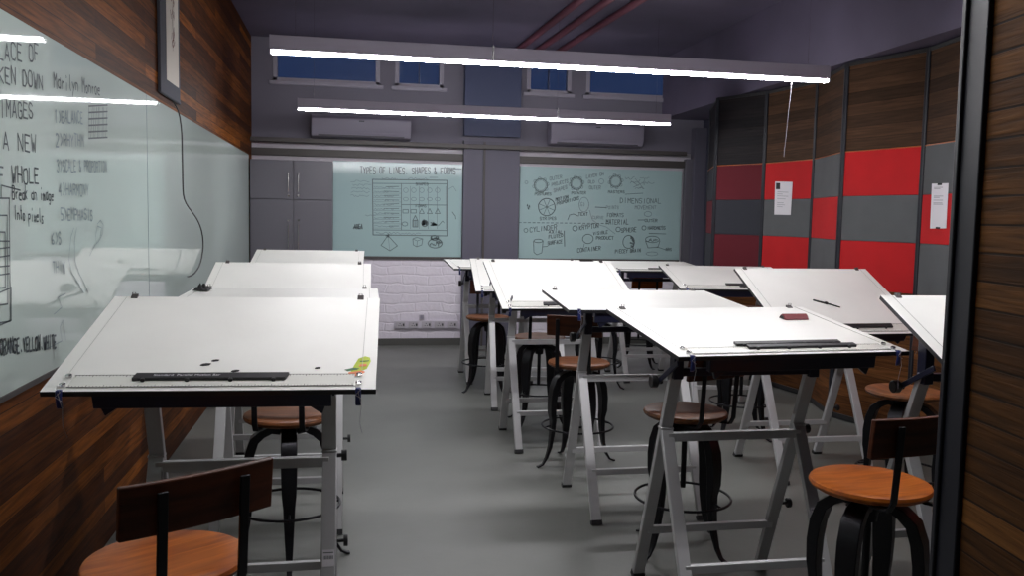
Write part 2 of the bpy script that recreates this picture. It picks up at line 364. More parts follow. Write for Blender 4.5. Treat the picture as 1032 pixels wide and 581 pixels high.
def wt(ink, txt, xa, ya, xb, yb, cap, t=.005, skew=0.):
    t *= 1.35
    a = at(xa, ya, 0, GX); b = at(xb, yb, 0, GX)
    ca = at(xa, ya - cap, 0, GX)
    n = len(txt); du = (b.y - a.y) / n; h = ca.z - a.z; mtn = ink; ink = newink()
    for i, ch in enumerate(txt):
        v = a.z + (b.z - a.z) * i / n
        ink.text(ch, a.y + du * i, v, du * .95, h, t, skew=skew)
    put(ink, mtn, 'handwritten_line')
def wl_(ink, pts, t=.005): SK[ink].line([Vector((GX + .0015, at(x, y, 0, GX).y, at(x, y, 0, GX).z)) for x, y in pts], t)
wt(ik, 'PLACE OF', -9, 58, 40, 61, 18); wt(ik, 'BROKEN DOWN', -22, 78, 44, 90, 17); wt(ik, 'IMAGES', 0, 118, 34, 118, 17)
wt(ik, 'A NEW', 3, 150, 38, 153, 18); wt(ik, 'OF WHOLE', -8, 184, 40, 185, 17)
wt(ik, 'Break an image', 12, 201, 54, 202, 14, .004); wt(ik, 'Into pixels', 14, 221, 44, 225, 14, .004)
wt(ik, 'Marilyn Monroe', 54, 88, 101, 95, 16, .005)
wt(ik2, '1)BALANCE', 55, 123, 84, 124, 12); wt(ik2, '2)RHYTHM', 56, 147, 85, 147, 12); wt(ik2, '3)SCALE & PROPORTION', 57, 173, 108, 173, 12, .0045)
wt(ik2, '4)HARMONY', 59, 197, 90, 197, 12, .004); wt(ik2, '5)EMPHASIS', 61, 222, 94, 222, 12, .0045); wt(ik2, '6)S', 52, 246, 62, 246, 12, .004)
for k in range(6): wl_(ik, [(89, 107 + k * 6.5), (108, 106 + k * 6.5)], .007)
for k in range(9): wl_(ik, [(90 + 2.1 * k + random.uniform(-1, 1), 108), (90 + 2.1 * k + random.uniform(-1, 1), 139)], .004)
for r_ in (1.0, .72, .45): # nested frames sketch at the left border
    wl_(ik, [(-14 * r_ - 4, 262 - 62 * r_), (8 * r_ + 1, 262 - 62 * r_), (9 * r_ + 1, 262 + 62 * r_), (-14 * r_ - 4, 262 + 66 * r_)], .005)
for k in range(5): wl_(ik, [(-12, 243 + k * 9), (9, 243 + k * 8 + random.uniform(-2, 2))], .005)
wl_(ik, [(-12, 300), (11, 290), (11, 323), (-12, 333)], .005)
wl_(ik, [(1, 200), (1, 187), (20, 192)], .005)
sil = [(74, 230), (71, 240), (70, 252), (69, 262), (72, 275), (79, 287), (84, 296)]
wl_(ik2, sil, .004); wl_(ik2, [(x + 7 - abs(4 - k), y) for k, (x, y) in enumerate(sil)], .004)
wl_(ik2, [(98, 226), (101, 222), (104, 227), (103, 236), (100, 242), (97, 246), (96, 238), (98, 228), (102, 230), (101, 238)], .004)
wl_(ik2, [(96, 246), (93, 252), (90, 258)], .004)
wt(ik2, 'THIN', 53, 275, 66, 276, 12, .004)
wt(ik, 'ORANGE,YELLOW,WHITE', 0, 358, 57, 351, 15, .006)
wl_(ik2, [(46, 352), (62, 344), (60, 330), (63, 323), (66, 343)], .004); wl_(ik2, [(54, 317), (62, 310), (58, 300), (66, 296)], .004)
put(SK['ink'], 'ink', 'marker_sketch'); put(SK['ink2'], 'ink2', 'faint_marker_sketch')

# two glass boards on the back wall
BY = 10.46
def back_board(name, pxl, pxr, pyt, pyb, label):
    a = at(pxl, pyb, 1, BY); b = at(pxr, pyt, 1, BY)
    z0 = at((pxl + pxr) / 2, pyb, 1, BY).z; z1 = at((pxl + pxr) / 2, pyt, 1, BY).z
    e = empty(name, ((a.x + b.x) / 2, BY + .04, z0)); hw = (b.x - a.x) / 2
    MB().box(-hw, hw, -.04, -.008, 0, z1 - z0).build('glass_panel', M['glass'], e, .002)
    MB().box(-hw, hw, -.045, -.02, -.03, -.001).build('lower_channel', M['trimdark'], e, .002)
    tag(e, label, 'whiteboard'); return e
b1 = back_board('glass_board', 335.5, 466.2, 164, 258.7, 'glass board on back wall headed TYPES OF LINES, SHAPES & FORMS')
b2 = back_board('glass_board', 522.5, 687.5, 170, 261.3, 'wider glass board on back wall with circle diagrams and notes')
IY = BY - .0015
def mk(scale=1): return Ink().plane((0, IY, 0), (1, 0, 0), (0, 0, 1))
def bp(x, y): p = at(x, y, 1, IY); return (p.x, p.z)
def px(n): return n * .01215
def bt(ink, txt, x, y, x2, cap, t=.008, y2=None):
    a = bp(x, y); b = bp(x2, y if y2 is None else y2)
    n = len(txt)
    for i, ch in enumerate(txt): ink.text(ch, a[0] + (b[0] - a[0]) * i / n, a[1] + (b[1] - a[1]) * i / n, (b[0] - a[0]) / n * .95, px(cap), t)
def bl(ink, pts, t=.008): ink.uv([bp(*p) for p in pts], t)
i1 = mk(); i1b = mk()
bt(i1, 'TYPES OF LINES, SHAPES & FORMS', 363, 175, 460, 6.5, .009, 175.5)
bl(i1, [(375.5, 181), (450.5, 182), (450.5, 238), (376, 237), (375.5, 181)], .011)
for y in (185, 232): bl(i1, [(376, y), (450, y + .6)], .008)
bl(i1, [(405, 206.5), (450, 207)], .008); bl(i1, [(404.5, 185), (404.5, 232)], .008)
for k in range(1, 6): bl(i1b, [(404.5 + 9 * k, 188), (404.5 + 9 * k, 231)], .006)
for k in range(10):
    y = 187.5 + 4.4 * k
    i1b.scrib(*bp(377, y + 2.2), px(19), px(1.8), 14, .006)
    bl(i1, [(389 + random.uniform(-3, 3), y + 1), (402, y + 1 + random.uniform(-.6, .6))], .008)
    bl(i1b, [(376, y + 3), (404, y + 3.2)], .005)
bt(i1, 'SHAPES', 419, 187, 432, 2.6, .007); bt(i1, 'FORMS', 419, 209, 430, 2.6, .007)
for k in range(5):
    cx = 409 + 8 * k
    i1b.circ(*bp(cx, 192), px(2.3), .006); i1b.circ(*bp(cx, 201), px(2.5), .006, ry=px(1.7))
    i1.uv([bp(cx - 2.5, 215.5), bp(cx, 210.5), bp(cx + 2.5, 215.5), bp(cx - 2.5, 215.5)] if k > 1 else [bp(cx - 3, 215), bp(cx - 3, 211.5), bp(cx + 2.5, 211.5), bp(cx + 2.5, 215), bp(cx - 3, 215)], .008)
for k in range(14): bl(i1, [(427.4 + random.uniform(-2.7, 2.7), 223.5 + random.uniform(-2, 2)), (427.5 + random.uniform(-2.5, 2.5), 227)], .01)
for k in range(12): bl(i1, [(434 + random.uniform(-1, 3), 226 + random.uniform(-2, 2)), (440, 227.5 - random.uniform(0, 1))], .009)
i1.circ(*bp(428, 225.5), px(3), .01); i1.circ(*bp(408, 226), px(2.8), .008, ry=px(2)); bl(i1, [(416, 222.5), (421, 222.5), (421, 229), (416, 229), (416, 222.5), (418.5, 217.5), (421, 222.5)], .01)
for k in range(3): bl(i1, [(417 + 1.4 * k, 222), (417 + 1.4 * k, 229)], .007)
bl(i1, [(441.5, 228), (446, 223), (447.5, 225)], .007)
i1b.scrib(*bp(379, 236), px(44), px(2), 30, .006)
bl(i1, [(384, 247.5), (391, 237.5), (400.5, 248), (393, 253), (384, 247.5)], .009); bl(i1b, [(391, 237.5), (393, 253)], .005); bl(i1, [(389, 238), (392, 236.5), (391, 239.5)], .012)
bl(i1, [(416, 241), (420, 239.5), (426, 241), (425, 247), (420, 249), (416.5, 247), (416, 241)], .008); bl(i1, [(416, 241), (420.5, 243), (426, 241)], .006); bl(i1, [(420.5, 243), (420, 249)], .006)
i1.circ(*bp(438.5, 245.5), px(7), .011, ry=px(4.6)); i1.scrib(*bp(433, 248.5), px(12), px(6), 18, .009); i1.scrib(*bp(434, 241.5), px(8), px(3), 12, .01); i1.circ(*bp(438, 240), px(3.8), .01, ry=px(2.4))
for k in range(5): i1b.scrib(*bp(354 + random.uniform(-2, 2), 184 + k * 3.6), px(18), px(2.2), 14, .005)
bt(i1, 'AREA', 357, 231, 366, 4.5, .009); i1.scrib(*bp(356, 231), px(8), px(2.5), 14, .008); i1b.scrib(*bp(368, 218), px(10), px(1.5), 8, .006)
bl(i1b, [(452, 191), (457, 188), (460, 193)], .006); bl(i1, [(456, 214), (459, 218), (459.5, 221)], .009); i1.scrib(*bp(457, 171), px(8), px(.8), 8, .007)
i1b.scrib(*bp(385, 181), px(16), px(2), 14, .006); i1b.scrib(*bp(411, 181), px(20), px(2), 16, .006); bl(i1, [(433, 179), (441, 179)], .006)
o = i1.build('marker_diagram', M['ink_b'], b1); o.matrix_parent_inverse = Matrix.Translation(-Vector(b1.location))
o = i1b.build('faint_marker_diagram', M['ink2'], b1); o.matrix_parent_inverse = Matrix.Translation(-Vector(b1.location))
i2 = mk(); i2b = mk()
# top row: wheels with labels
for cx, cy, rr in ((545, 187, 6.8), (581, 185, 6.4), (620.5, 183, 6.2)):
    i2.circ(*bp(cx, cy), px(rr), .009); i2b.circ(*bp(cx, cy), px(rr * .8), .006)
    for k in range(8): a = R(45 * k + 10); i2b.circ(*bp(cx + rr * math.cos(a), cy - rr * math.sin(a)), px(1.6), .006)
bt(i2, 'POSTURES', 539, 197, 556, 2.6, .006); bt(i2, 'POINTER', 576, 196, 591, 2.6, .006); bt(i2, 'MASTERS', 613, 195, 630, 2.6, .006)
bt(i2b, 'OUTER', 554, 182, 567, 3.4, .007, 179.5); bt(i2b, 'PROJECTS', 556, 188, 573, 3.4, .007, 184); bt(i2b, 'SHAPES', 558, 194, 572, 3.4, .007, 190)
bt(i2b, 'LAYER ON', 591, 180, 609, 3.4, .007, 176.5); bt(i2b, 'OLD', 593, 185, 600, 3.2, .007); bt(i2b, 'OUTER', 594, 191, 606, 3.4, .007); i2b.circ(*bp(606, 183), px(2.6), .006)
for k in range(7): bl(i2b, [(643 + 7 * math.cos(k) , 184 + 5 * math.sin(k * 2)), (646 + 3 * math.cos(k * 3), 187 + 4 * math.sin(k))], .007)
for k in range(5): i2b.scrib(*bp(630 + k * 5, 181 + (k % 3) * 5), px(10), px(3), 8, .006)
bl(i2, [(630, 196), (648, 195)], .006)
i2b.circ(*bp(530.5, 184), px(1.5), .007); i2.scrib(*bp(531, 212), px(3), px(6), 8, .009)
# big wheel
i2.circ(*bp(551, 209), px(8.8), .011)
for k in range(8): a = R(22 + 45 * k); bl(i2, [(551, 209), (551 + 8.6 * math.cos(a), 209 - 8.6 * math.sin(a))], .006)
bt(i2, 'STRIPES', 544, 222, 561, 3, .007); bt(i2, 'MOTION', 560, 203, 573, 3.2, .008, 200); bt(i2, 'PROPORTIONS', 561, 207, 584, 3.2, .007, 201)
i2b.circ(*bp(588.5, 206.5), px(5.2), .007, ry=px(7.5)); bt(i2b, '(G)', 583, 208, 590, 4, .006); bl(i2, [(572, 222), (574, 217), (578, 216), (583, 218)], .008); bt(i2, 'TEXT', 583, 217.5, 593, 3, .008)
bl(i2, [(600, 209), (611, 209.5)], .009); bt(i2b, 'POINTS', 611, 211, 624, 3.2, .006)
bt(i2, 'FORMATS', 612, 219, 629, 3.8, .007); bt(i2, 'MATERIAL', 611, 226.5, 634, 5, .008); bt(i2b, 'CURVE', 597, 221, 609, 3, .006)
bt(i2, 'DIMENSIONAL', 625, 205, 667, 5, .007); bt(i2b, 'MOVEMENT', 640, 211, 662, 3.6, .007)
i2b.circ(*bp(653, 216), px(4), .007, ry=px(2.6)); bl(i2, [(643, 222), (650, 222)], .008); bt(i2, 'OUTER', 650, 224, 663, 3, .007)
bl(i2b, [(594, 212), (597, 222), (604, 227), (611, 229), (620, 236)], .006)
for k in range(20): bl(i2, [(523 + k * 4.6, 224.6 + k * .05), (525.6 + k * 4.6, 224.6 + k * .05)], .008)
# bottom row
i2.circ(*bp(530, 232.5), px(2), .008); bt(i2, 'CYLINDER', 534, 234, 562, 4.8, .008, 231.5)
bt(i2, 'AXIAL', 553, 235.5, 568, 3.2, .008); bt(i2, 'FLUTED', 553, 240.5, 568, 3.2, .008, 238.5); bt(i2, 'SURFACE', 552, 247, 567, 3.4, .008, 245); bl(i2, [(568.5, 233), (569, 248.5)], .01)
i2.circ(*bp(542.5, 243), px(4.6), .008, ry=px(1.8)); bl(i2, [(537.6, 243.5), (538, 254.5), (541, 257), (546, 255), (547.3, 243)], .008); bl(i2, [(547, 249), (552, 248.5)], .007)
i2.circ(*bp(579.5, 230.5), px(2.6), .009); bt(i2, 'KRYPTON', 584, 232, 604, 4.4, .008, 229.5)
i2.circ(*bp(592.5, 241), px(5.6), .008, ry=px(4.8)); bt(i2, 'VISIBLE', 598, 237, 613, 3, .007, 235.5); bt(i2, 'PRODUCT', 601, 241.5, 619, 3.2, .008); bt(i2, 'CONTAINER', 582, 254.5, 606, 4, .008, 252); bl(i2, [(588, 250), (589, 246)], .006)
i2.circ(*bp(623, 231.5), px(2.4), .008); bt(i2, 'SPHERE', 626, 234.5, 642, 4.4, .008, 233.5)
i2.circ(*bp(633.5, 244), px(6.3), .009, ry=px(6.8))
for k in range(12): bl(i2, [(635 + random.uniform(0, 3), 238.5 + k), (639.4 - abs(6 - k) * .25, 239.5 + k)], .01)
bt(i2, 'PIECEY BRAIN', 620, 255.5, 646, 3.6, .008, 254)
i2.circ(*bp(649, 230), px(2.2), .008); bt(i2, 'HARDNESS', 653, 231.5, 671, 3.2, .008); bl(i2, [(654, 235.5), (671, 236)], .008)
i2.circ(*bp(657.5, 241.5), px(7.6), .008, ry=px(3.4)); i2.scrib(*bp(651, 244), px(13), px(4), 20, .007); bl(i2, [(650.5, 243), (653, 250), (663, 249.5), (665, 243)], .008); bl(i2, [(662, 249), (671, 252)], .007); bt(i2, 'RAYS', 671, 253, 677, 3, .007); i2b.circ(*bp(657, 256), px(6.5), .007, ry=px(2))
o = i2.build('marker_diagram', M['ink_b'], b2); o.matrix_parent_inverse = Matrix.Translation(-Vector(b2.location))
o = i2b.build('faint_marker_diagram', M['ink2'], b2); o.matrix_parent_inverse = Matrix.Translation(-Vector(b2.location))

# storage cabinet in the back left corner
a = at(256.6, 161, 1, 10.1); b = at(335.3, 161, 1, 10.1)
zt = at(296, 161.5, 1, 10.1).z; zm = at(296, 201.3, 1, 10.1).z
cw = b.x - (XL + .02)
cab = empty('storage_cabinet', (XL + .02 + cw / 2, 10.1, 0)); tag(cab, 'tall grey four door cabinet standing in the back left corner', 'cabinet')
MB().box(-cw/2, cw/2, .02, .38, 0, zt).build('body', M['cab'], cab, .003)
xm = at(295.8, 200, 1, 10.1).x - cab.location.x
for k, (x0, x1, z0, z1) in enumerate(((-cw/2, xm, zm, zt), (xm, cw/2, zm, zt), (-cw/2, xm, .06, zm), (xm, cw/2, .06, zm))):
    g = .003
    d = MB().box(x0 + g, x1 - g, 0, .02, z0 + g, z1 - g).build('door', M['cab'], cab, .002)
    s_ = -1 if x1 == xm else 1
    hx = xm + s_ * .055
    h0, h1 = (zm + .09, zm + .30) if k < 2 else (zm - .56, zm - .28)
    hm = MB().tube([(hx, -.035, h0), (hx, -.035, h1)], .006, 8); hm.tube([(hx, 0, h0 + .02), (hx, -.035, h0 + .02)], .004, 6); hm.tube([(hx, 0, h1 - .02), (hx, -.035, h1 - .02)], .004, 6)
    hm.build('handle', M['steel'], d)
    zl = h0 - .045 if k < 2 else h1 + .045
    lk = MB(); lk.tube([(hx, 0, zl), (hx, -.012, zl)], .013, 12); lk.box(hx - .003, hx + .003, -.018, -.012, zl - .009, zl + .009); lk.build('lock', M['steel'], d)

# socket strip and small socket on the brick
a = at(397, 327.5, 1, 10.47); b = at(462, 327.5, 1, 10.47); hw = (b.x - a.x) / 2
sk = empty('socket_strip', ((a.x + b.x) / 2, 10.49, a.z)); tag(sk, 'white wall mounted socket strip low on the white brick wall', 'socket strip')
MB().box(-hw, hw, -.035, 0, -.05, .05).build('backing', M['plastic_w'], sk, .004)
for k in range(5):
    x = -hw + hw * 2 * (k + .5) / 5; s = MB().box(x - .06, x + .06, -.042, -.034, -.04, .04).build('socket_plate', M['wall'], sk, .003)
    p = MB()
    for dx, dz in ((-.02, -.01), (.005, -.01), (-.0075, .016)): p.tube([(x + dx, -.0425, dz), (x + dx, -.0405, dz)], .006, 8)
    p.box(x + .025, x + .045, -.046, -.042, -.015, .015); p.build('pin_holes', M['acdark'], s)
a = at(425, 319.5, 1, 10.47)
bx1 = empty('junction_box', (a.x, 10.49, a.z)); tag(bx1, 'small square white box on the brick above the socket strip', 'junction box')
MB().box(-.03, .03, -.03, 0, -.04, .03).build('body', M['plastic_w'], bx1, .005)
MB().box(-.02, .02, -.034, -.03, -.025, .02).build('cover', M['frame'], bx1, .002)

# two split air conditioners
for (xa, xb, ya, yb, lab) in ((314, 415, 117, 139, 'pale split air conditioner high on the back wall above the cabinet'), (556, 650, 123, 147.5, 'pale split air conditioner high above the wider glass board')):
    p = at((xa + xb) / 2, (ya + yb) / 2, 1, 10.28); hw = (at(xb, 130, 1, 10.28).x - at(xa, 130, 1, 10.28).x) / 2; hh = (yb - ya) / 2 * .0118
    e = empty('air_conditioner', (p.x, YB, p.z)); tag(e, lab, 'air conditioner', 'split air conditioners on the back wall')
    prof = [(-hw, -.02, hh), (-hw, -.16, hh), (-hw, -.215, hh - .04), (-hw, -.22, -hh + .09), (-hw, -.17, -hh + .015), (-hw, -.06, -hh), (-hw, -.02, -hh)]
    MB().prism(prof, (2 * hw, 0, 0)).build('body', M['ac'], e, .01)
    MB().box(-hw + .08, hw - .08, -.215, -.185, -hh + .02, -hh + .032).build('air_slot', M['acdark'], e)
    MB().bar((-hw + .09, -.205, -hh + .045), (hw - .09, -.205, -hh + .045), .006, .05, (0, 1, .6)).build('louver', M['ac'], e, .002)
    MB().box(-.03, .03, -.222, -.219, hh - .07, hh - .058).build('badge', M['acdark'], e)

# dull red conduits under the ceiling
for k, off in enumerate((0, 26, 55)):
    p = at(520 + off * .8, 52, 2, ZC - .03); q = at(585 + off * 1.1, 0, 2, ZC - .03); d = (q - p)
    q2 = p + d * 1.8
    MB2 = MB().tube([p - d * .15, p, q, q2], .035, 10)
    o = MB2.build('ceiling_conduit', M['red_pipe']); tag(o, ['dull red conduit under the ceiling, leftmost of three', 'dull red conduit under the ceiling, middle of three', 'dull red conduit under the ceiling, rightmost of three'][k], 'pipe', 'red conduits under the ceiling')

# ---------------------------------------------------------------- linear lamps
ZL = 2.55
def lamp(xa, xb, Y, label, cf=-.13):
    L = xb - xa
    e = empty('linear_pendant_lamp', ((xa + xb) / 2, Y, ZL)); tag(e, label, 'lamp', 'long linear lamps hung below the ceiling')
    MB().box(-L/2, L/2, -.03, .03, .016, .105).build('housing', M['lampbody'], e, .004)
    MB().box(-L/2 + .004, L/2 - .004, -.02, .02, -.003, .0155).build('diffuser', M['led'], e)
    for s in (-1, 1): MB().box(s * L/2 - .004, s * L/2 + .004, -.031, .031, -.004, .106).build('end_cap', M['lampbody'], e)
    for x in (-L * .46, cf * L, L * .46):
        c = MB().tube([(x, 0, .10), (x, 0, ZC - ZL)], .001, 6).build('suspension_cable', M['steel'], e)
        if abs(x) < L * .4: MB().box(x - .005, x + .005, -.034, .034, .02, .115).build('cable_clip', M['steel'], c)
    return e
p = at(272.5, 53, 2, ZL); q = at(832.8, 83, 2, ZL); y1 = (p.y + q.y) / 2
lamp(p.x, q.x, y1, 'long white lit linear lamp nearer to the camera, hung below the ceiling')
p2 = at(300, 110, 2, ZL); q2 = at(673, 126.5, 2, ZL); y2 = (p2.y + q2.y) / 2
lamp(p2.x, q2.x, y2, 'shorter looking lit linear lamp farther back, in front of the air conditioners', .18)
l3 = lamp(p.x, q.x, 2.85, 'lit linear lamp hung above the front tables, out of frame')
# switch cord hanging from the near lamp
pts = [at(x, y, 1, y1) for x, y in ((798, 86), (796.5, 98), (795, 111), (793.5, 124), (792, 140), (790, 158))]
pts[0].z = ZL + .03
o = MB().tube(pts, .0016, 6).build('hanging_wire', M['cord']); tag(o, 'thin pale wire hanging from the right end of the near lamp', 'wire')

# ---------------------------------------------------------------- folding partition on the right
ZP = 2.85
nodes = [(4.02, 9.3), (3.73, 8.46), (3.99, 7.89), (4.10, 7.15), (3.89, 6.36), (4.08, 5.62), (4.00, 5.0), (3.86, 4.3), (4.04, 3.6), (3.9, 2.9), (4.05, 2.1)]
part = empty('folding_partition', (3.98, 5.6, 0)); tag(part, 'tall folding partition of hinged panels with red and grey felt squares under brown planks', 'partition')
PX, PY = 3.98, 5.6
for i, (n0, n1) in enumerate(zip(nodes[:-1], nodes[1:])):
    a = Vector((n0[0] - PX, n0[1] - PY, 0)); b = Vector((n1[0] - PX, n1[1] - PY, 0)); d = b - a; Lg = d.length; ang = math.atan2(d.y, d.x)
    pn = empty('panel', (a.x, a.y, 0), ang); pn.parent = part      # local x runs along the panel; room is on local +y? facing checked below
    # room side: panel runs towards -Y so local +y points to +X -> room is local -y
    t = .022; dk = i in (0, 1)  # far panels use darkened felt and plank copies, shade put into the colour
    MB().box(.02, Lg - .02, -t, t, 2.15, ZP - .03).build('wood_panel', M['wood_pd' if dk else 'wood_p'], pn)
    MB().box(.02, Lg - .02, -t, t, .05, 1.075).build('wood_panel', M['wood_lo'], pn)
    redfirst = i in (1, 2, 4, 6, 8)
    zz = [2.15, 1.80, 1.45, 1.075]
    for k in range(3):
        isr = (k % 2 == 0) == redfirst
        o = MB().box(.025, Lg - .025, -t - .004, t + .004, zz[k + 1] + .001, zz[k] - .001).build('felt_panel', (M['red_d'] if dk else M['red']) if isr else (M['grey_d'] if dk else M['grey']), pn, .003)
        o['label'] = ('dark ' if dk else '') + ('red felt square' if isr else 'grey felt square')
    MB().box(.02, Lg - .02, -t - .006, -t, 2.148, 2.156).build('trim_strip', M['seat'], pn)
    MB().box(.015, Lg - .015, -.03, .03, 0.006, .05).build('bottom_rail', M['black'], pn, .003)
    MB().box(.015, Lg - .015, -.03, .03, ZP - .03, ZP - .002).build('top_rail', M['black'], pn)
    MB().box(-.004, .026, -.032, .032, .004, ZP - .001).build('frame_post', M['post'], pn, .003)
    MB().box(Lg - .026, Lg + .004, -.032, .032, .004, ZP - .001).build('frame_post', M['post'], pn, .003)
# posters on the partition
def panel_pt(i, px_, py_):
    n0 = Vector((*nodes[i], 0)); n1 = Vector((*nodes[i + 1], 0)); d = (n1 - n0).normalized(); nn = Vector((d.y, -d.x, 0))
    if nn.x > 0: nn = -nn
    n0 = n0 + nn * .030
    o = Vector((0, 0, HC)); dr = CR * ((px_ - 516) / F_PX) - CU * ((py_ - 290.5) / F_PX) + CF
    t = (n0 - o).dot(nn) / dr.dot(nn); return o + dr * t, nn
def poster(i, cs, label, picture):
    P = [panel_pt(i, *c) for c in cs]; nn = P[0][1]; P = [p for p, _ in P]
    base = (P[2] + P[3]) / 2
    U = (P[1] - P[0]); V = P[3] - P[0]
    mb = MB().prism([p - base for p in P], nn * .0015); e = mb.build('paper_notice', M['paper'], None, 0, base); tag(e, label, 'poster')
    tx = MB(); rows = (.3, .36, .42, .5, .62, .68, .74) if picture else (.08, .11, .27, .30, .36, .42, .45)
    for r_ in rows:
        a_ = P[0] - base + nn * .002 + V * r_ + U * .15; w_ = U * (random.uniform(.3, .7)); h_ = V * .014
        tx.add([a_, a_ + w_, a_ + w_ + h_, a_ + h_], [(0, 1, 2, 3)])
    tx.build('printed_lines', M['papertext'], e)
    if picture:
        a_ = P[0] - base + nn * .002 + V * .04 + U * .06; w_ = U * .24; h_ = V * .19
        MB().add([a_, a_ + w_, a_ + w_ + h_, a_ + h_], [(0, 1, 2, 3)]).build('dark_photo', M['blob'], e)
    else:
        for r_ in (.0, .955):
            a_ = P[0] - base + nn * .002 + V * r_ + U * .38; w_ = U * .24; h_ = V * .04
            MB().prism([a_, a_ + w_, a_ + w_ + h_, a_ + h_], nn * .003).build('tape', M['blob'], e)
poster(2, [(781.4, 183.2), (798.8, 183.6), (796.9, 217), (780.4, 216.6)], 'white printed notice with a small dark photo pinned on the farther felt panel', True)
poster(5, [(939.3, 185.3), (955.9, 184.8), (953.5, 230.4), (937.3, 230.6)], 'narrow white notice with black tape ends on the nearer red felt square', False)

# ---------------------------------------------------------------- near wall and its post at the right edge of the view
d8 = R(8.3)
pc = Vector((1.475, 1.86, 0))
ne = empty('wall_entrance', pc, -PI / 2 - d8)     # local x runs back towards the camera
ne['kind'] = 'structure'; ne['label'] = 'rough reclaimed plank wall end near the camera'
MB().box(.03, 3.3, 0, .12, 0, ZC).build('plank_cladding', M['wood_n'], ne)
PO = MB(); PO.box(-.035, .05, -.012, .15, 0, ZC); PO.box(-.05, -.03, -.02, .16, 0, ZC)
po = PO.build('trim_7', M['postb'], None, .004, pc); po.rotation_euler = (0, 0, -PI / 2 - d8); struct(po, 'black steel post framing the near plank wall')

# ---------------------------------------------------------------- scroll and cable on the left wall
SX = XL + .02
tl = at(160.7, 0, 0, SX); bl_ = at(162, 93, 0, SX); br_ = at(181.4, 103, 0, SX)
y0, y1_, z0 = bl_.y, br_.y, (bl_.z + br_.z) / 2
sc = empty('hanging_scroll', (XL, (y0 + y1_) / 2, z0)); tag(sc, 'narrow slate bordered hanging scroll with rust brush marks high on left wall', 'scroll')
hw = (y1_ - y0) / 2; H = 1.05
MB().box(.004, .022, -hw, hw, 0, H).build('backing', M['scroll'], sc, .002)
wy0 = at(167.3, 50, 0, SX).y - sc.location.y; wy1 = at(179.2, 50, 0, SX).y - sc.location.y; wz0 = at(173, 84, 0, SX).z - z0
MB().box(.022, .0235, wy0, wy1, wz0, H - .12).build('picture_sheet', M['cream'], sc)
br = Ink().plane((.0245, 0, 0), (0, 1, 0), (0, 0, 1)); mid = (wy0 + wy1) / 2
for zc_, n_ in ((.36, 12), (.52, 7), (.62, 16), (.74, 12)):
    for k in range(n_):
        u = mid + random.uniform(-.05, .05); v_ = zc_ + random.uniform(-.05, .05); br.uv([(u, v_), (u + random.uniform(-.03, .03), v_ + random.uniform(.01, .05))], random.uniform(.006, .016))
br.uv([(mid, .30), (mid + .01, .4), (mid - .01, .5), (mid + .02, .62), (mid - .02, .78)], .008)
br.build('brush_marks', M['rust'], sc)
MB().tube([(.014, -hw - .015, H), (.014, hw + .015, H)], .012, 10).build('top_rod', M['blob'], sc)
MB().tube([(.014, -hw - .01, 0), (.014, hw + .01, 0)], .010, 10).build('bottom_rod', M['scroll'], sc)
cpts = [(173, 101), (178, 107), (181.5, 117), (183.5, 135), (183.5, 150), (184, 168), (184.2, 185), (184.5, 197), (187, 205), (193, 213), (199, 221), (203.5, 232), (205, 244), (204.5, 254), (202.5, 265), (199, 273), (193, 279), (188, 279)]
cp = [at(x, y, 0, XL + .03 + .06 * min(1, k / 4)) for k, (x, y) in enumerate(cpts)]
o = MB().tube(cp, .005, 8).build('hanging_cable', M['cable'])
sb = o.modifiers.new('s', 'SUBSURF'); sb.levels = 1; sb.render_levels = 1
tag(o, 'loose black cable dangling below the scroll in front of the glass board', 'cable')

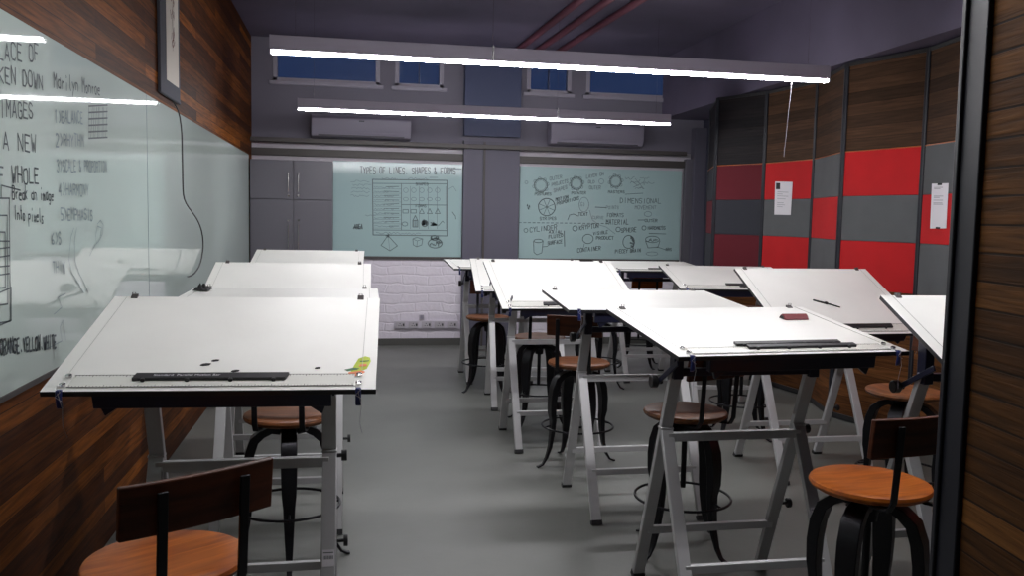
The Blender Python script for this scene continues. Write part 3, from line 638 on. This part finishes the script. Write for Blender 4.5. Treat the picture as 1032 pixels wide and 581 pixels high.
# ================================================================ DRAFTING TABLES
BW, BD = 1.0, .756
def crossw(sx): return sx
SW = .29
def make_stand(t):
    A = M['alu']
    for s in (-1, 1):
        lg = MB().bar((s * SW, .25, .012), (s * SW, -.12, 1.0), .05, .026, (1, 0, 0)).build('long_leg', A, t, .003)
        MB().bar((s * SW, .256, 0), (s * SW, .246, .022), .056, .034, (1, 0, 0)).build('rubber_foot', M['black'], lg)
        x = s * (SW + .001)
        sl = MB().bar((x, -.385, .012), (x, -.032, .735), .05, .026, (1, 0, 0)).build('short_leg', A, t, .003)
        MB().bar((x, -.391, 0), (x, -.381, .022), .056, .034, (1, 0, 0)).build('rubber_foot', M['black'], sl)
        MB().box(x - .027, x + .027, -.048, -.008, .735, .744).build('hinge_cap', A, sl, .002)
        hk = MB().tube([(s * (SW + .026), -.01, .715), (s * (SW + .042), -.01, .715)], .008, 10); hk.tube([(s * (SW + .042), -.01, .715), (s * (SW + .062), -.01, .715)], .02, 14)
        if s > 0: hk.build('hinge_knob', M['black'], t, .002)
        # tilt bracket plate: rises from the head of the long leg
        MB().box(s * SW - .02, s * SW + .02, -.145, -.095, .96, 1.05).build('tilt_bracket', M['navy'], t, .003)
    MB().bar((-SW, -.045, .705), (SW, -.045, .705), .03, .035, (0, 1, 0)).build('upper_rail', A, t, .002)
    MB().bar((-SW, -.272, .245), (SW, -.272, .245), .025, .032, (0, 1, 0)).build('lower_front_rail', A, t, .002)
    MB().bar((-SW, .158, .245), (SW, .158, .245), .025, .032, (0, 1, 0)).build('lower_back_rail', A, t, .002)
    MB().bar((-SW, -.115, .985), (SW, -.115, .985), .03, .03, (0, 1, 0)).build('head_bar', M['navy'], t, .002)
    k = MB(); k.bar((-SW - .035, -.01, .925), (-SW - .035, -.22, 1.04), .008, .022, (1, 0, 0)); k.build('tilt_arm', M['navy'], t, .002)
    k = MB(); k.tube([(-SW - .02, -.02, .93), (-SW - .05, -.02, .93)], .012, 10); k.tube([(-SW - .042, -.02, .93), (-SW - .07, -.02, .93)], .026, 12); k.build('tilt_knob', M['black'], t, .003)
    k = MB(); k.tube([(SW + .02, .12, .35), (SW + .05, .12, .35)], .007, 10); k.tube([(SW + .05, .12, .35), (SW + .066, .12, .35)], .022, 12); k.build('brace_knob', M['black'], t, .002)
def make_board(t, bars=((-.22, .22, .105),), rows=1, bare=False):
    bd = MB().box(-BW/2, BW/2, -BD/2, BD/2, -.018, 0)
    bd.mi = [1, 0, 1, 1, 1, 1]
    o = bd.build('drawing_board', [M['white'], M['edge']], t, .0015)
    f = MB(); f.box(-.36, .36, -BD/2 + .015, -BD/2 + .045, -.07, -.018)
    f.prism([(-.34, -BD/2 + .02, -.07), (-.29, -BD/2 + .02, -.07), (-.33, -BD/2 + .02, -.10)], (0, .02, 0)); f.prism([(.34, -BD/2 + .02, -.07), (.29, -BD/2 + .02, -.07), (.33, -BD/2 + .02, -.10)], (0, .02, 0))
    f.build('front_beam', M['navy'], o, .003)
    g = MB()
    for s in (-1, 1): g.box(s * .27 - .015, s * .27 + .015, -BD/2 + .045, .25, -.062, -.018)
    g.box(-.285, .285, .25, .28, -.062, -.018)
    g.build('under_frame', M['navy'], o, .002)
    if not bare:
        yb = -BD/2 + .022; yt = yb + .078
        ru = MB(); ru.box(-.43, .43, yb, yt, .001, .0035); rr = ru.build('parallel_ruler', M['clear'], o, .0005)
        tk = MB()
        for e_, sg in ((yb, 1), (yt, -1)):
            for k in range(86):
                x = -.43 + .01 * (k + .5); l_ = .012 if k % 5 == 0 else .006
                tk.box(x - .0009, x + .0009, min(e_, e_ + sg * l_), max(e_, e_ + sg * l_), .0036, .0039)
        tk.box(-.43, .43, yt - .0012, yt + .0008, .0036, .0042); tk.box(-.43, .43, yb - .0008, yb + .001, .0036, .0042)
        tk.build('ruler_ticks', M['trimdark'], rr)
        for x0, x1, yy in bars:
            bb = MB().prism([(x0 - .006, -BD/2 + yy - .018, .004), (x1 + .004, -BD/2 + yy - .018, .004), (x1 + .012, -BD/2 + yy + .018, .004), (x0, -BD/2 + yy + .018, .004)], (0, 0, .010))
            for k in range(4):
                x = x0 + (x1 - x0) * (.06 + .29 * k); bb.tube([(x, -BD/2 + yy - .018, .009), (x, -BD/2 + yy - .027, .009)], .007, 10)
            bb.build('roller_bar', M['edge'], o, .001)
        for s in (-1, 1):
            for yy in (yb + .01, yt - .01): MB().lathe([(.010, .0035), (.010, .010), (.006, .012), (.001, .012)], 14, (s * .445, yy, 0)).build('pulley', M['steel'], o)
        for s in (-1, 1): MB().tube([(s * .452, -BD/2 + .12, .004), (s * .452, BD/2 - .01, .003)], .0009, 5).build('guide_cord', M['dim'], o)
    for s in (-1, 1):
        c = MB(); c.prism([(s * .425 - .012, BD/2 - .02, .003), (s * .425 - .012, BD/2 + .004, .009), (s * .425 - .012, BD/2 + .004, -.027), (s * .425 - .012, BD/2 - .02, -.021)], (.024, 0, 0))
        c.tube([(s * .425 - .006, BD/2 - .012, .005), (s * .425 - .006, BD/2 - .010, .020), (s * .425 + .006, BD/2 - .010, .020), (s * .425 + .006, BD/2 - .012, .005)], .0014, 6)
        c.build('cord_clip', M['trimdark'], o)
        w = MB(); w.prism([(s * .445 - .009, -BD/2 + .012, .003), (s * .445 - .009, -BD/2 - .006, .007), (s * .445 - .009, -BD/2 - .013, -.012), (s * .445 - .009, -BD/2 - .014, -.05), (s * .445 - .009, -BD/2 - .004, -.058), (s * .445 - .009, -BD/2 - .004, -.02)], (.018, 0, 0))
        ww = w.build('corner_clamp', M['blueclamp'], o, .004)
        st = MB(); st.tube([(s * .445, -BD/2 - .012, .0), (s * .445 + .01, -BD/2 - .018, -.05), (s * .445 + .004, -BD/2 - .018, -.11), (s * .445 + .012, -BD/2 - .016, -.15)], .0008, 5)
        st.tube([(s * .445 - .01, -BD/2 + .01, .005), (s * .445 + .008, -BD/2 - .012, .004), (s * .445 - .008, -BD/2 - .014, -.012), (s * .445 + .01, -BD/2 - .016, -.025)], .001, 5)
        st.build('cord_end', M['cord'], o)
    return o
tproto = empty('drafting_table'); make_stand(tproto)
TG = 'drafting tables with tilted white boards'
# name: x, y, z, yaw, tilt, stand shift x, stand shift y, bars
TB = [
 ('T1', -.40, 3.11, 1.14, 2.8, 17.0, .04, .0, ((-.245, .21, .078),), 'white drafting board with lime sticker and dark specks, nearest table on the left'),
 ('T2', -.35, 4.62, 1.15, 1.0, 1.2, .0, .0, ((-.22, .22, .1),), 'nearly level grey looking drafting board just behind the nearest left table'),
 ('T3', -.37, 5.51, 1.14, 1.3, 17.2, -.04, .0, ((-.22, .22, .1),), 'steep bright drafting board, third table back along the left wall'),
 ('T4', -.38, 8.03, 1.14, 2.5, 14.2, -.04, .0, ((-.22, .22, .1),), 'small looking farthest drafting table on the left, in front of the cabinet'),
 ('T5', 1.66, 3.38, 1.13, -4.1, 7.4, -.105, -.08, ((-.20, .255, .125), (-.17, .295, .078)), 'bright drafting table at the front right with two black roller bars and maroon case'),
 ('T6', 1.60, 4.56, 1.14, 2.2, 3.0, -.05, .02, None, 'pale nearly level drafting table directly behind the front right table'),
 ('T7', 1.49, 6.04, 1.11, -2.4, 22.3, -.08, -.08, ((-.20, .25, .055),), 'steeply tilted bright white drafting table in front of the back wall column'),
 ('T8', 1.53, 7.27, 1.09, 3.7, 17.8, -.05, -.05, ((-.2, .2, .1),), 'drafting table mostly hidden behind the steep bright one, left edge showing'),
 ('T9', 1.44, 8.35, 1.12, -1.4, 3.8, -.04, .0, ((-.2, .2, .1),), 'farthest drafting table of the middle row, corner by the brick wall'),
 ('T10', 2.98, 8.29, 1.12, -.3, 4.2, -.05, .0, ((-.12, .30, .1),), 'flat drafting table under the wider glass board at the far right'),
 ('T11', 3.09, 6.70, 1.12, 6.5, 10.9, -.05, .0, ((-.1, .35, .12), (.0, .42, .07)), 'drafting table with two black bars left of the steep grey board'),
 ('T12', 3.04, 5.08, 1.09, -2.8, 28.6, -.17, .0, ((-.42, .27, .075),), 'large steep grey looking drafting board by the red felt panels'),
 ('T13', 2.64, 2.85, 1.12, 0.2, 26.8, -.13, .26, ((-.2, .2, .1),), 'tilted drafting board cut off by the black post at the right'),
]
tabs = {}
for i, (nm, x, y, z, yaw, tilt, sx, sy, bars, lab) in enumerate(TB):
    t = tproto if i == 0 else copy_tree(tproto)
    tag(t, lab, 'drafting table', TG)
    a_ = R(-yaw); cx_, sn = math.cos(a_), math.sin(a_)
    t.location = (x + sx, y + sy, 0); t.rotation_euler = (0, 0, a_ if nm in ('T11', 'T8') else 0)
    tabs[nm] = t
boards = {}
for i, (nm, x, y, z, yaw, tilt, sx, sy, bars, lab) in enumerate(TB):
    t = tabs[nm]; b = make_board(t, bars or (), bare=bars is None)
    ry = t.rotation_euler.z; w = Vector((x, y, z)) - Vector(t.location)
    w = Matrix.Rotation(-ry, 3, 'Z') @ w
    b.location = w; b.rotation_euler = (R(tilt), 0, R(-yaw) - ry); boards[nm] = b
    # under-frame meets the tilt brackets: raise them to the underside of the board
    for ch in kids(t):
        if ch.name.startswith('tilt_bracket'):
            top = w.z + (-.12 - w.y) * math.tan(R(tilt)) - .03
            me = ch.data.copy(); ch.data = me
            for v_ in me.vertices:
                if v_.co.z > 1.0: v_.co.z = top
bpy.context.view_layer.update()
# lettering on the nearest roller bar, label stickers on legs
def lettering(parent, s, size, loc, rot, mt, name):
    c = bpy.data.curves.new(name, 'FONT'); c.body = s; c.size = size; c.align_x = 'LEFT'; c.extrude = .0002
    o = bpy.data.objects.new(name, c); COL.objects.link(o); o.parent = parent; o.location = loc; c.materials.append(mt); bpy.context.view_layer.update()
    me = bpy.data.meshes.new_from_object(o.evaluated_get(bpy.context.evaluated_depsgraph_get())); bpy.data.objects.remove(o)
    o = bpy.data.objects.new(name, me); COL.objects.link(o); o.parent = parent; o.location = loc; o.rotation_euler = rot; return o
lettering(boards['T1'], 'Standard  Parallel Motion Bar', .017, (-.19, -BD/2 + .073, .0144), (0, 0, 0), M['paper'], 'printed_lettering')
def leg_label(t, x):
    st = MB().bar((x, -.2465, .335), (x, -.2265, .375), .04, .0015, (1, 0, 0)); st2 = MB()
    # sticker on the front face of the right short leg
    d = Vector((0, .353, .723)).normalized(); n = Vector((0, -.723, .353)).normalized(); c = Vector((x, -.385, .012)) + d * .44 + n * .014
    m_ = MB(); m_.bar(c - d * .028, c + d * .028, .04, .001, (1, 0, 0)); o = m_.build('barcode_label', M['paper'], t)
    k = MB()
    for j in range(11):
        u = -.015 + .003 * j; p_ = c + n * .0009 + Vector((u, 0, 0)); k.bar(p_ - d * .004, p_ + d * .008, .0016 if j % 3 else .0008, .0004, (1, 0, 0))
    k.bar(c + n * .0009 + d * .018 - Vector((.017, 0, 0)), c + n * .0009 + d * .018 + Vector((.017, 0, 0)), .0004, .003, (0, -.723, .353))
    k.build('barcode_print', M['ink'], o)
leg_label(tabs['T1'], SW + .001); leg_label(tabs['T5'], SW + .001)

# lime and orange sticker on the first board
def on_board(b, u, v, w=0): return b.matrix_world @ Vector((u, v, w))
b = boards['T1']
sx_, sy_ = .455, -BD/2 + .145
st = MB(); st.prism([(sx_ - .04, sy_ - .03, .0008), (sx_ - .012, sy_ - .025, .0008), (sx_ + .012, sy_ - .005, .0008), (sx_ + .024, sy_ + .05, .0008), (sx_ + .02, sy_ + .078, .0008), (sx_ + .004, sy_ + .088, .0008), (sx_ - .018, sy_ + .07, .0008), (sx_ - .03, sy_ + .02, .0008)], (0, 0, .0006))
s0 = st.build('sticker', M['sg'], b); s0['label'] = 'lime and orange paper sticker'
MB().prism([(sx_ - .05, sy_ - .062, .0016), (sx_ - .012, sy_ - .055, .0016), (sx_ + .008, sy_ - .028, .0016), (sx_ - .004, sy_ - .018, .0016), (sx_ - .045, sy_ - .03, .0016)], (0, 0, .0006)).build('orange_patch', M['so'], s0)
MB().prism([(sx_ - .06, sy_ - .012, .0016), (sx_ - .03, sy_ + .002, .0016), (sx_ - .012, sy_ - .004, .0016), (sx_ - .02, sy_ - .012, .0016), (sx_ - .05, sy_ - .022, .0016)], (0, 0, .0006)).build('green_patch', M['sd'], s0)
MB().prism([(sx_ - .014, sy_ + .01, .0016), (sx_ + .012, sy_ + .014, .0016), (sx_ + .01, sy_ + .03, .0016), (sx_ - .012, sy_ + .026, .0016)], (0, 0, .0006)).build('pale_patch', M['so'], s0)
MB().prism([(sx_ - .012, sy_ + .045, .0016), (sx_ + .018, sy_ + .05, .0016), (sx_ + .018, sy_ + .056, .0016), (sx_ - .012, sy_ + .052, .0016)], (0, 0, .0006)).build('dark_patch', M['sd'], s0)

def ray_board(nm, px_, py_):
    b = boards[nm]; mw = b.matrix_world; n = (mw.to_3x3() @ Vector((0, 0, 1))).normalized(); p0 = mw.translation
    o = Vector((0, 0, HC)); dr = CR * ((px_ - 516) / F_PX) - CU * ((py_ - 290.5) / F_PX) + CF
    return o + dr * ((p0 - o).dot(n) / dr.dot(n)), mw.to_euler(), n
# dark scraps on the nearest left board
for k, (x, y, s) in enumerate(((207, 368, 1.), (217, 364, .75), (237, 374.5, .8), (320, 371.5, .6))):
    p_, eu, n = ray_board('T1', x, y); sc_ = .013 * s
    poly = [(-sc_ * 1.2, -sc_ * .5, 0), (-sc_ * .3, -sc_ * .7, 0), (sc_, -sc_ * .3, 0), (sc_ * 1.3, sc_ * .4, 0), (sc_ * .2, sc_ * .6, 0), (-sc_ * .8, sc_ * .25, 0)]
    o = MB().prism(poly, (0, 0, .003)).build('paper_scrap', M['blob'], None, .0008, p_ + n * .0005); o.rotation_euler = eu
    tag(o, ['largest dark scrap lying on the nearest left drafting board', 'dark scrap right beside the largest one on the nearest left board', 'dark scrap just above the black bar on the nearest left board', 'tiny dark scrap at the right on the nearest left board'][k], 'scrap', 'dark scraps on the drafting board')
# maroon case on the front right board
p_, eu, n = ray_board('T5', 801, 322)
e = empty('glasses_case', p_ + n * .001); e.rotation_euler = eu; tag(e, 'small maroon case lying on the front right drafting board', 'case')
prof = [(-.06, -.02, 0)] + [(-.06, -.02 + .055 * k / 8, .022 * math.sin(PI * (k + .0) / 8) + .001) for k in range(1, 8)] + [(-.06, .035, 0)]
MB().prism(prof, (.12, 0, 0)).build('case_shell', M['maroon'], e, .003)
MB().prism([(-.0625, -.012, .0), (-.0625, .0, .013), (-.0625, .012, .016), (-.0625, .028, .0)], (.002, 0, 0)).build('case_end', M['blob'], e)
# compass on the steep grey board
p_, eu, n = ray_board('T12', 833, 307)
e = empty('drawing_compass', p_ + n * .002); e.rotation_euler = eu; tag(e, 'thin dark drawing compass lying on the steep grey looking board', 'compass')
MB().bar((-.075, .045, .003), (.0, .005, .003), .012, .005, (0, 1, 0)).build('leg', M['blob'], e, .001); MB().bar((.0, .01, .003), (.075, -.04, .003), .009, .005, (0, 1, 0)).build('leg', M['blob'], e, .001)
MB().tube([(.0, .008, .0), (.0, .008, .008)], .011, 12).build('hinge', M['gun'], e)
# crumpled dark cloth by the wall behind the first board
p_, eu, n = ray_board('T2', 204, 293.5)
bm_ = MB()
for k in range(1):
    vs = []; nn_ = 14
    for i in range(nn_):
        for j in range(nn_):
            u, v = i / (nn_ - 1) - .5, j / (nn_ - 1) - .5; rr = max(0, 1 - 4 * (u * u + v * v))
            vs.append((u * .085, v * .10, .007 + rr * (.018 + .012 * math.sin(i * 1.7 + j) + .01 * math.sin(j * 2.3))))
    bm_.add(vs, [(i * nn_ + j, (i + 1) * nn_ + j, (i + 1) * nn_ + j + 1, i * nn_ + j + 1) for i in range(nn_ - 1) for j in range(nn_ - 1)])
o = bm_.build('crumpled_cloth', M['blob'], None, 0, Vector((p_.x + .0, p_.y, p_.z)) + n * .002, 80); o.rotation_euler = eu
sdm = o.modifiers.new('t', 'SOLIDIFY'); sdm.thickness = .002
tag(o, 'small crumpled dark cloth on the second left board by the wall', 'cloth')

# ================================================================ STOOLS
def make_stool(h, seatmat, ly, bh=.31, bw=.35, bmat='back'):
    t = empty('bar_stool')
    MB().lathe([(.001, h - .034), (.10, h - .034), (.182, h - .032), (.195, h - .024), (.20, h - .014), (.196, h - .004), (.186, h), (.12, h - .004), (.001, h - .006)], 56).build('seat', seatmat, t, 0)
    MB().lathe([(.001, h - .05), (.075, h - .05), (.085, h - .035), (.001, h - .034)], 30).build('seat_plate', M['gun'], t)
    MB().tube([(0, 0, .30), (0, 0, h - .05)], .013, 14).build('screw_rod', M['gun'], t)
    MB().lathe([(.001, h - .14), (.03, h - .14), (.034, h - .10), (.05, h - .065), (.05, h - .052), (.001, h - .052)], 24).build('hub', M['gun'], t)
    for k in range(4):
        a = ly + PI / 2 * k; d = Vector((math.cos(a), math.sin(a), 0)); s = (-math.sin(a), math.cos(a), 0)
        prof = [(.035, h - .085), (.075, h - .075), (.115, h - .09), (.150, h - .120), (.170, h - .18), (.179, h - .25), (.180, h - .33), (.172, .30), (.176, .22), (.188, .13), (.210, .06), (.236, .018), (.262, .007), (.275, .006)]
        ws = [.055, .062, .068, .070, .070, .068, .062, .053, .045, .036, .027, .022, .026, .03]
        ts = [.024, .030, .036, .040, .042, .040, .036, .030, .026, .020, .015, .012, .010, .010]
        MB().band([d * r_ + Vector((0, 0, z_)) for r_, z_ in prof], ws, ts, s).build('leg', M['gun'], t, .003)
    rg = MB().tube([(.228 * math.cos(2 * PI * k / 48), .228 * math.sin(2 * PI * k / 48), .255) for k in range(48)], .0065, 8, closed=True)
    for k in range(4):
        a = ly + PI / 2 * k; d = Vector((math.cos(a), math.sin(a), 0)); rg.tube([d * .17 + Vector((0, 0, .27)), d * .228 + Vector((0, 0, .255))], .006, 8)
    rg.build('foot_ring', M['gun'], t)
    for s in (-1, 1):
        x = s * .10
        MB().band([(x, -.06, h - .04), (x, -.15, h - .042), (x, -.195, h - .036), (x, -.214, h - .005), (x, -.222, h + .1), (x, -.232, h + bh - .022)], [.024] * 6, [.009] * 6, (1, 0, 0)).build('backrest_post', M['gun'], t, .002)
    bk = MB(); n = 12; vs = []; 
    for i in range(n + 1):
        x = -bw / 2 + bw * i / n; yy = -.205 + .4 * x * x
        lean = .012
        for dy, z_ in ((-.010, h + bh - .128), (.010, h + bh - .128), (.010 - lean, h + bh), (-.010 - lean, h + bh)): vs.append((x, yy + dy - .0, z_))
    fs = [(i * 4 + k, i * 4 + (k + 1) % 4, i * 4 + 4 + (k + 1) % 4, i * 4 + 4 + k) for i in range(n) for k in range(4)] + [(3, 2, 1, 0), tuple(4 * n + k for k in range(4))]
    bk.add(vs, fs); bk.build('backrest', M[bmat], t, .004, smooth=50)
    return t
SG = 'round wooden bar stools with backrests'
ST = [ # x, y, h, backrest yaw, leg yaw, material, label
 (-.46, 2.26, .70, 34, 30, 'seat', 'orange seated bar stool cut off at the bottom left corner'),
 (1.758, 2.62, .705, 9, 38, 'seat', 'orange seated bar stool at the front right beside the black post'),
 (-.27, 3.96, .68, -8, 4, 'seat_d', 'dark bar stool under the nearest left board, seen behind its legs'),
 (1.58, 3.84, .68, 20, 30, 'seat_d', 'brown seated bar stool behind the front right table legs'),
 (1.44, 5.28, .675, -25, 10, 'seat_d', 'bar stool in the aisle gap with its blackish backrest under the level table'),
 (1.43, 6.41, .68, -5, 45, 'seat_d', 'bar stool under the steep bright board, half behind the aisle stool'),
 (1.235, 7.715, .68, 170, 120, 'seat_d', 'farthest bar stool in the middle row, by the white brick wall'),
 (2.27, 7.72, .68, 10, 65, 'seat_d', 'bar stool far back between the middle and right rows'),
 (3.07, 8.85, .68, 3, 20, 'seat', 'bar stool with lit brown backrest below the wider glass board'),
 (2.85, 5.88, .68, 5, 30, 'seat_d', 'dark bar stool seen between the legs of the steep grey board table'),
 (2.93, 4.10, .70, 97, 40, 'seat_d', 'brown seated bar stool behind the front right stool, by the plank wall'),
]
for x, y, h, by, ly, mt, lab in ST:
    t = make_stool(h, M[mt], R(ly - by), .268 if h >= .7 and by < 90 else .31, .375 if h >= .7 and by < 90 else .345, 'seat' if y > 8.5 else 'back'); t.location = (x, y, 0); t.rotation_euler = (0, 0, R(by)); tag(t, lab, 'stool', SG)  # farthest backrest takes the brighter seat wood, coloured to look lit

# ---------------------------------------------------------------- world and view
w = bpy.data.worlds.new('night'); S.world = w; w.use_nodes = True
w.node_tree.nodes['Background'].inputs['Color'].default_value = (.017, .03, .07, 1); w.node_tree.nodes['Background'].inputs['Strength'].default_value = 1
S.view_settings.view_transform = 'Standard'; S.view_settings.look = 'None'; S.view_settings.gamma = 1; S.view_settings.use_curve_mapping = False
S.view_settings.exposure = .22
S.cycles.use_denoising = True; S.cycles.max_bounces = 8
